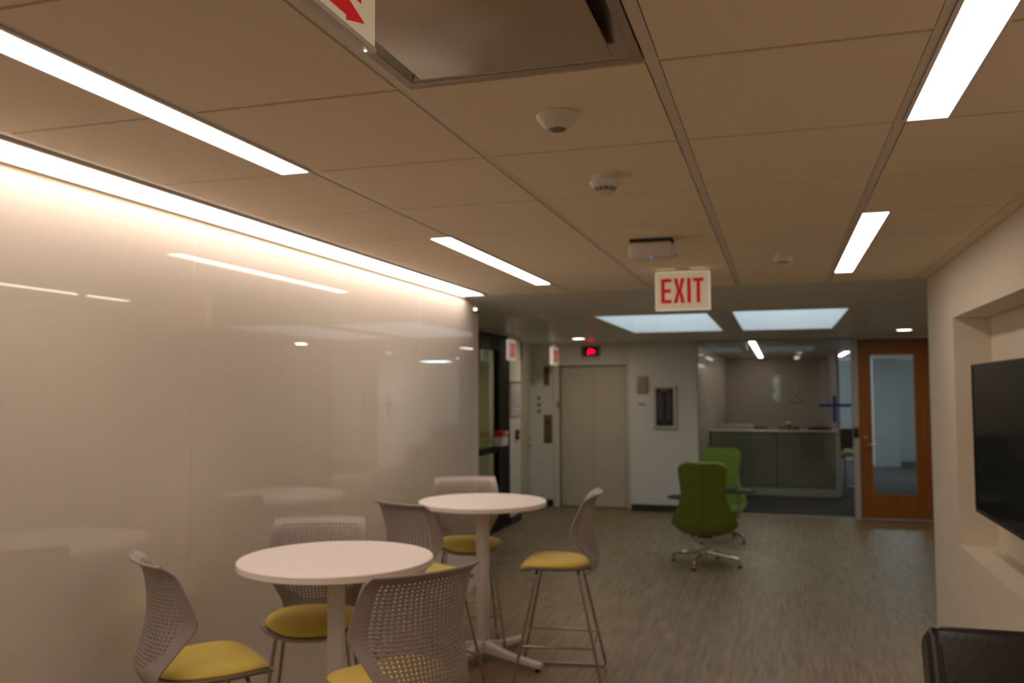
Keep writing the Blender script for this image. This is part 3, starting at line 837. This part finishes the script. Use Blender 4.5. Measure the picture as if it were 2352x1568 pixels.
# ------------------------------------------------------------------ lift
t = tag(bpy.data.objects.new('door_1', None), kind='structure'); COL.objects.link(t); t.location = (0, LY, 0)
fr = MB()
fr.box(LX0-0.10, LX0, -0.025, 0.10, 0, LH+0.09); fr.box(LX1, LX1+0.07, -0.025, 0.10, 0, LH+0.09); fr.box(LX0, LX1, -0.025, 0.10, LH, LH+0.09)
obj('door_frame', fr, 'liftframe', t)
mid = (LX0+LX1)/2
obj('door_leaf', MB().box(LX0, mid-0.003, 0.07, 0.10, 0.012, LH), 'lift', t)
obj('door_leaf', MB().box(mid+0.003, LX1, 0.055, 0.085, 0.012, LH), 'lift', t)
obj('sill', MB().box(LX0, LX1, -0.02, 0.10, 0.0, 0.012), 'brown_plate', t)
t = thing('lift_indicator', 'black floor indicator with a glowing red arrow above the lift', 'floor indicator', (-2.722, LY, 2.345))
obj('housing', MB().box(-0.145, 0.145, -0.012, 0.004, -0.078, 0.078, 0.003), 'brown_plate', t)
obj('display', MB().box(-0.105, 0.105, -0.014, -0.010, -0.062, 0.062), 'black', t)
a = MB(); a.prism([(-0.052, -0.042), (-0.018, -0.042), (0.0, -0.010), (0.022, -0.036), (0.056, -0.022), (0.056, 0.012), (0.0, 0.040), (-0.036, 0.028)], 'y', -0.017, -0.0135)
obj('red_arrow', a, 'led_red', t)
t = thing('lift_caption', 'small dark lettering strip between the lift and its indicator', 'sign', (-2.72, LY, 2.222))
a = MB(); x = -0.14
while x < 0.13:
    w = random.uniform(0.010, 0.02)
    if not 0.04 < x < 0.06: a.box(x, x+w, -0.006, -0.003, -0.013, 0.013)
    x += w+0.006
obj('backing', MB().box(-0.15, 0.15, -0.004, 0.001, -0.02, 0.02), 'liftframe', t)
obj('lettering', a, 'ink', t)
def plate(name, label, cat, x0, x1, z0, z1, m, y=LY, d=0.012, group=None, bev=0.003):
    t = thing(name, label, cat, ((x0+x1)/2, y, (z0+z1)/2), 0, group)
    w, h = (x1-x0)/2, (z1-z0)/2
    obj('plate', MB().box(-w, w, -d, 0.002, -h, h, bev), m, t)
    return t, w, h
g = 'metal lift plates left of the lift'
t, w, h = plate('lift_lantern', 'upper narrow bronze plate with a dark red lens left of the lift', 'lift plate', -3.462, -3.372, 1.835, 2.125, 'brown_plate', group=g)
obj('lens', MB().box(-0.026, 0.026, -0.016, -0.011, 0.04, 0.10), 'dark_red', t)
t, w, h = plate('lift_call_panel', 'lower wide bronze plate with a red round button left of the lift', 'lift plate', -3.462, -3.337, 0.955, 1.385, 'brown_plate', group=g)
obj('button', MB().lathe([(0.0, -0.018), (0.03, -0.016), (0.034, -0.011)], c=(0, 0, 0.11), n=24, axis='y'), 'dark_red', t)
obj('slots', MB().box(-0.03, 0.03, -0.0135, -0.011, -0.13, -0.05), 'ink', t)
for i, z in enumerate((1.635, 1.535, 1.435)):
    t, w, h = plate('wall_notice', ['top', 'middle', 'bottom'][i]+' of three tiny paper notices stacked left of the lift plates', 'notice', -3.575, -3.495, z-0.042, z+0.042, 'paper', d=0.003, group='tiny notices left of the lift', bev=0)
    obj('print', MB().box(-0.03, 0.02, -0.0045, -0.003, -0.025, 0.028), 'ink', t)
t, w, h = plate('hall_sensor', 'small black vertical plate on the left lift frame', 'lift plate', -3.245, -3.222, 1.485, 1.585, 'black', y=LY-0.025)

# things on the board wall
BY = 12.85
t, w, h = plate('wall_chime', 'beige rounded box on the white wall right of the lift', 'wall box', -2.00, -1.845, 1.722, 1.965, 'beige_plate', y=BY, d=0.05, bev=0.015)
obj('grille', MB().box(-0.045, 0.045, -0.053, -0.049, -0.07, 0.07, 0.001), mat('beige_grille', (0.36, 0.27, 0.15), 0.5), t)
t, w, h = plate('room_label', 'small white label with dark print below the beige wall box', 'sign', -1.995, -1.862, 1.515, 1.585, 'paper', y=BY, d=0.004, bev=0)
a = MB()
for i in range(5): a.box(-0.045+0.019*i, -0.031+0.019*i, -0.0065, -0.004, -0.014, 0.014)
obj('print', a, 'ink', t)
t, w, h = plate('directory_board', 'silver framed black directory board on the white wall between lift and glass', 'notice board', -1.755, -1.432, 1.20, 1.82, 'board', y=BY, d=0.022, bev=0)
a = MB()
for (p, q, r, s_) in rect_minus(-w, w, -h, h, [(-w+0.035, w-0.035, -h+0.035, h-0.035)]): a.box(p, q, -0.032, -0.002, r, s_)
obj('frame', a, 'silver', t)
a = MB()
a.box(-0.07, 0.07, -0.0245, -0.022, 0.235, 0.252)
for i in range(13):
    z = 0.19-0.03*i; wv = random.uniform(0.07, 0.11)
    a.box(-0.11, -0.11+wv, -0.0245, -0.022, z, z+0.007); a.box(0.03, 0.03+wv*0.7, -0.0245, -0.022, z, z+0.007)
obj('letter_rows', a, 'letters', t)

# alcove door on the left side wall
t = tag(bpy.data.objects.new('door_2', None), kind='structure'); COL.objects.link(t); t.location = (-3.65, 0, 0)
obj('door_frame', MB().box(0.0, 0.02, 11.75, 12.83, 0.0, 2.20), 'liftframe', t)
obj('door_leaf', MB().box(0.02, 0.03, 11.80, 12.78, 0.01, 2.15), 'lift', t)
hd = obj('handle', MB().tube([(0.03, 12.70, 0.94), (0.085, 12.70, 0.94), (0.085, 12.58, 0.94)], 0.011, 10, round_=0.02), 'steel', t)
obj('lock', MB().lathe([(0.02, 0.03), (0.02, 0.045), (0.0, 0.048)], c=(0, 12.70, 1.03), n=16, axis='x'), 'steel', t)

# notice board + alarm on block wall at XS, facing +x
t = thing('poster_case', 'glazed poster case of printed sheets on the wall beside the black screen', 'notice board', (XS, 11.31, 1.63))
obj('backing', MB().box(0.0, 0.012, -0.22, 0.22, -0.23, 0.23), 'silver', t)
for i, (y0, y1, z0, z1) in enumerate(((-0.20, 0.20, 0.10, 0.21), (-0.20, -0.01, -0.09, 0.08), (0.01, 0.20, -0.09, 0.08), (-0.20, -0.01, -0.21, -0.11), (0.01, 0.20, -0.21, -0.11))):
    s_ = obj('sheet', MB().box(0.012, 0.014, y0, y1, z0, z1), 'paper', t)
    a = MB(); n = int((z1-z0)/0.02)
    for k in range(n): a.box(0.014, 0.0148, y0+0.02, y1-0.03, z0+0.008+0.02*k, z0+0.016+0.02*k)
    obj('print', a, 'pink_ink' if i in (0, 3) else 'ink', s_)
obj('top_rail', MB().box(0.0, 0.02, -0.23, 0.23, 0.23, 0.25), 'card', t)
t = thing('fire_alarm_pull', 'small dark red alarm pull with a white bar on the wall below the poster case', 'alarm', (XS, 11.36, 1.165))
obj('housing', MB().box(0, 0.035, -0.055, 0.055, -0.065, 0.065, 0.005), 'dark_red', t)
obj('handle', MB().box(0.035, 0.045, -0.04, 0.04, -0.02, 0.0, 0.002), 'paper', t)

# ------------------------------------------------------------------ black framed glazed screen (left)
t = tag(bpy.data.objects.new('window_2', None), kind='structure'); COL.objects.link(t); t.location = (XS, 0, 0)
f = MB()
f.box(-0.06, 0.0, 7.70, 11.06, CD-0.20, CD)               # head
f.box(-0.06, 0.0, 7.70, 11.06, 0.0, 0.16)                  # bottom rail
for (y0, y1) in ((7.66, 7.76), (8.70, 8.80), (9.60, 9.70), (10.56, 11.06)): f.box(-0.06, 0.0, y0, y1, 0.16, CD-0.20)
f.box(-0.055, 0.015, 7.76, 10.58, 0.985, 1.06)             # push rail
obj('window_frame', f, 'black_frame', t)
g1 = MB()
for (y0, y1) in ((7.76, 8.70), (8.80, 9.60), (9.70, 10.56)):
    g1.box(-0.036, -0.030, y0, y1, 1.06, CD-0.20); g1.box(-0.036, -0.030, y0, y1, 0.16, 0.985)
obj('window_glass', g1, 'glass', t)
f = MB(); f.box(0.0, 0.012, 10.62, 10.66, 0.2, 2.25); f.box(0.0, 0.008, 10.74, 10.755, 0.2, 2.25)
obj('stile_trim', f, mat('dark_grey_trim', (0.03, 0.03, 0.03), 0.35), t)
# box of leaflets at the rail
t = thing('leaflet_box', 'white leaflet box with a red top hanging on the black framed screen', 'leaflet box', (XS, 10.50, 1.07))
obj('box', MB().box(0.016, 0.12, -0.16, 0.10, 0.0, 0.11, 0.004), 'paper', t)
obj('red_top', MB().box(0.02, 0.115, -0.14, 0.04, 0.10, 0.185, 0.012), 'bright_red', t)
a = MB(); a.prism([(0.06, 0.02), (0.34, 0.15), (0.33, 0.17), (0.02, 0.10)], 'x', 0.03, 0.05)
obj('leaflet', a, 'paper', t)
obj('bracket', MB().box(0.0, 0.02, -0.10, 0.04, 0.02, 0.10), 'black', t)

# ------------------------------------------------------------------ glass wall of the reception room
GYY = 12.90
t = tag(bpy.data.objects.new('window_3', None), kind='structure'); COL.objects.link(t)
f = MB(); f.box(-1.13, 1.02, GYY-0.02, GYY+0.03, CD-0.02, CD); f.box(-1.13, 0.97, GYY-0.012, GYY+0.022, 0.0, 0.014)
f.box(-1.13, -1.115, GYY-0.02, GYY+0.03, 0.0, CD-0.02)
obj('window_frame', f, 'trim', t)
g1 = MB()
for (x0, x1) in ((-1.115, -0.428), (-0.425, 0.262), (0.265, 0.958)): g1.box(x0, x1, GYY, GYY+0.010, 0.014, CD-0.02)
obj('window_glass', g1, 'glass', t)
t = tag(obj('trim_2', MB().box(0.958, 1.035, 12.83, 12.97, 0, CD), 'trim'), kind='structure')
struct('trim_3', MB().box(1.925, 1.965, 12.83, 12.97, 0, CD), 'trim')
# wood door
t = tag(bpy.data.objects.new('door_3', None), kind='structure'); COL.objects.link(t); t.location = (0, 12.88, 0)
dl = MB()
for (p, q, r, s_) in rect_minus(1.037, 1.923, 0.012, CD-0.018, [(1.20, 1.742, 0.335, 2.222)]): dl.box(p, q, 0, 0.045, r, s_)
obj('door_leaf', dl, 'wood', t)
bd = MB()
for (p, q, r, s_) in rect_minus(1.19, 1.752, 0.325, 2.232, [(1.205, 1.737, 0.34, 2.217)]): bd.box(p, q, -0.006, 0.0, r, s_)
obj('glazing_bead', bd, mat('bead_wood', (0.40, 0.17, 0.05), 0.4), t)
obj('window_pane', MB().box(1.20, 1.742, 0.018, 0.026, 0.335, 2.222), 'glass', t)
hd = MB().tube([(1.115, 0, 1.005), (1.115, -0.06, 1.005), (1.225, -0.06, 1.005)], 0.010, 10, round_=0.02)
obj('handle', hd, 'chrome', t)
obj('lock', MB().lathe([(0.022, 0.0), (0.022, -0.012), (0.0, -0.015)], c=(1.115, 0, 1.10), n=20, axis='y'), 'steel', t)
t = thing('card_reader', 'black card reader with a red light between the glass wall and the wooden door', 'card reader', (0.992, 12.83, 1.175))
obj('body', MB().box(-0.030, 0.030, -0.03, 0.001, -0.075, 0.075, 0.006), 'black', t)
obj('indicator', MB().box(-0.006, 0.006, -0.032, -0.029, 0.060, 0.066), 'led_red', t)

# blue tape cross
g = 'blue painter\'s tape strips on the glass wall'
y0 = GYY-0.0012
tag(obj('tape_strip', MB().box(0.520, 0.945, y0-0.0004, y0+0.001, 1.514, 1.556), 'blue'), 'horizontal strip of blue tape of the cross on the glass', 'tape', g)
tag(obj('tape_strip', MB().box(0.706, 0.750, y0-0.0012, y0-0.0005, 1.300, 1.668), 'blue'), 'vertical strip of blue tape of the cross on the glass', 'tape', g)
# dot stickers making a face
DOTS = [(0.162, 1.722, 0.013, 'left eye of the dotted smiling face on the glass'), (0.271, 1.727, 0.013, 'right eye of the dotted smiling face on the glass'),
        (0.220, 1.667, 0.013, 'nose dot of the dotted smiling face on the glass'), (0.147, 1.592, 0.011, 'leftmost dot of the mouth of the dotted smiling face'),
        (0.165, 1.576, 0.009, 'second mouth dot from the left on the dotted face'), (0.190, 1.566, 0.010, 'third mouth dot from the left on the dotted face'),
        (0.226, 1.560, 0.010, 'lowest middle mouth dot on the dotted face'), (0.262, 1.568, 0.010, 'second mouth dot from the right on the dotted face'),
        (0.296, 1.590, 0.013, 'rightmost dot of the mouth of the dotted smiling face')]
for x, z, r, lab in DOTS:
    o = obj('dot_sticker', MB().lathe([(0.0, -0.002), (r, -0.0015), (r, 0.0)], n=16, axis='y'), 'dot', loc=(x, GYY, z))
    tag(o, 'small dark sticker, '+lab, 'sticker', 'dot stickers forming a face on the glass')

# ------------------------------------------------------------------ reception desk and things on it
DX0, DX1, DY = -1.12, 0.925, 15.1
t = thing('reception_desk', 'white reception desk with dark glass front panels behind the glass wall', 'desk', (0, DY, 0))
b = MB(); b.box(DX0, DX1, 0.012, 0.70, 0.03, 0.145); b.box(DX1-0.07, DX1, 0.0, 0.70, 0.145, 1.06); b.box(DX0, DX1-0.07, 0.04, 0.06, 0.145, 1.06)
b.box(DX0, DX0+0.04, 0.06, 0.70, 0.145, 1.06); b.box(DX0+0.05, DX1-0.05, 0.06, 0.66, 0.0, 0.03)
obj('carcass', b, 'desk_white', t)
obj('front_panel', MB().box(DX0+0.002, -0.068, 0.012, 0.040, 0.148, 1.058), 'desk_glass', t)
obj('front_panel', MB().box(-0.052, DX1-0.071, 0.012, 0.040, 0.148, 1.058), 'desk_glass', t)
obj('seam', MB().box(-0.0675, -0.0525, 0.020, 0.041, 0.148, 1.058), 'black', t)
obj('counter', MB().box(DX0-0.01, DX1+0.005, -0.01, 0.32, 1.06, 1.082, 0.002), 'desk_white', t)
obj('work_surface', MB().box(DX0+0.04, DX1-0.07, 0.32, 0.78, 0.72, 0.745), 'desk_white', t)
def dz(px_x, y=DY+0.12): return px_x
o = tag(obj('storage_ledge', MB().box(-1.02, -0.44, DY+0.55, DY+0.85, 0.75, 1.15, 0.004), 'trim'), 'low cream box unit behind the left end of the desk', 'cabinet')
for i, (x0, x1, lab) in enumerate(((-0.43, -0.21, 'black flat screen peeping over the desk, the leftmost one'), (-0.02, 0.31, 'black flat screen peeping over the desk behind the yellow stand'), (0.45, 0.80, 'widest black flat screen peeping over the desk at its right end'))):
    t = thing('computer_monitor', lab, 'monitor', ((x0+x1)/2, DY+0.42, 0.745), 0, 'monitors behind the desk counter')
    w = (x1-x0)/2
    obj('screen', MB().box(-w, w, -0.015, 0.015, 0.10, 0.385, 0.004), 'black', t)
    obj('stand', MB().tube([(0, 0.02, 0.01), (0, 0.02, 0.2)], 0.015, 10), 'black', t)
    obj('base', MB().box(-0.09, 0.09, -0.07, 0.09, 0.0, 0.012, 0.003), 'black', t)
t = thing('desk_gadget', 'small box with yellow legs and a white top on the desk counter', 'ornament', (0.145, DY+0.14, 1.082))
for s_ in (-1, 1): obj('leg', MB().tube([(0.030*s_, 0, 0.062), (0.055*s_, 0, 0.0)], 0.011, 8), 'yellow_plastic', t)
obj('body', MB().box(-0.055, 0.050, -0.03, 0.03, 0.060, 0.115, 0.003), 'card', t)
obj('top', MB().lathe([(0.05, 0.115), (0.045, 0.135), (0.0, 0.145)], n=20), 'paper', t)
o = tag(obj('paper_roll', MB().lathe([(0.0, 0.0), (0.045, 0.002), (0.05, 0.02), (0.035, 0.035), (0.0, 0.038)], n=20), 'paper', loc=(0.86, DY+0.12, 1.082)), 'rounded white object at the right end of the desk counter', 'ornament')

t = thing('office_chair', 'black-backed office chair with a yellow-green seat beside the desk', 'chair', (1.06, 16.20, 0), 0.15)
obj('backrest', MB().box(-0.23, 0.23, 0.18, 0.23, 0.72, 1.08, 0.02), 'black', t)
obj('seat', MB().box(-0.24, 0.24, -0.24, 0.20, 0.61, 0.69, 0.025), 'yellow', t)
obj('back_bar', MB().box(-0.03, 0.03, 0.18, 0.215, 0.55, 0.80, 0.005), 'black', t)
obj('column', MB().lathe([(0.025, 0.08), (0.025, 0.61)], n=16), 'steel', t)
for k in range(5):
    a = 2*PI*k/5; obj('leg', MB().tube([(0, 0, 0.10), (0.27*math.cos(a), 0.27*math.sin(a), 0.045), (0.28*math.cos(a), 0.28*math.sin(a), 0.012)], 0.014, 8), 'black', t)

# ------------------------------------------------------------------ tree outside the small rear window
t = thing('tree', 'tree outside the small rear window, seen only as a reflection', 'tree', (0.1, YB-6.0, 0))
obj('trunk', MB().tube([(0, 0, 0), (0.05, 0, 1.4), (0, 0.05, 3.0)], [0.14, 0.11, 0.06], 10), 'bark', t)
lv = MB()
for i in range(260):
    a = random.uniform(0, 2*PI); rr = random.uniform(0.1, 1.5); z = random.uniform(1.0, 3.6); s_ = random.uniform(0.05, 0.13)
    b = bmesh.new(); bmesh.ops.create_icosphere(b, subdivisions=1, radius=s_)
    lv.merge(b, Matrix.Translation((rr*math.cos(a), rr*math.sin(a)*0.6, z)) @ Matrix.Scale(0.4, 4, (0, 0, 1)))
obj('foliage', lv, 'leaf', t)
struct('ground_outside', MB().box(-15, 15, YB-25, YB-0.3, -0.12, -0.02), mat('lawn', (0.09, 0.14, 0.05), 0.9, noise=0.2))
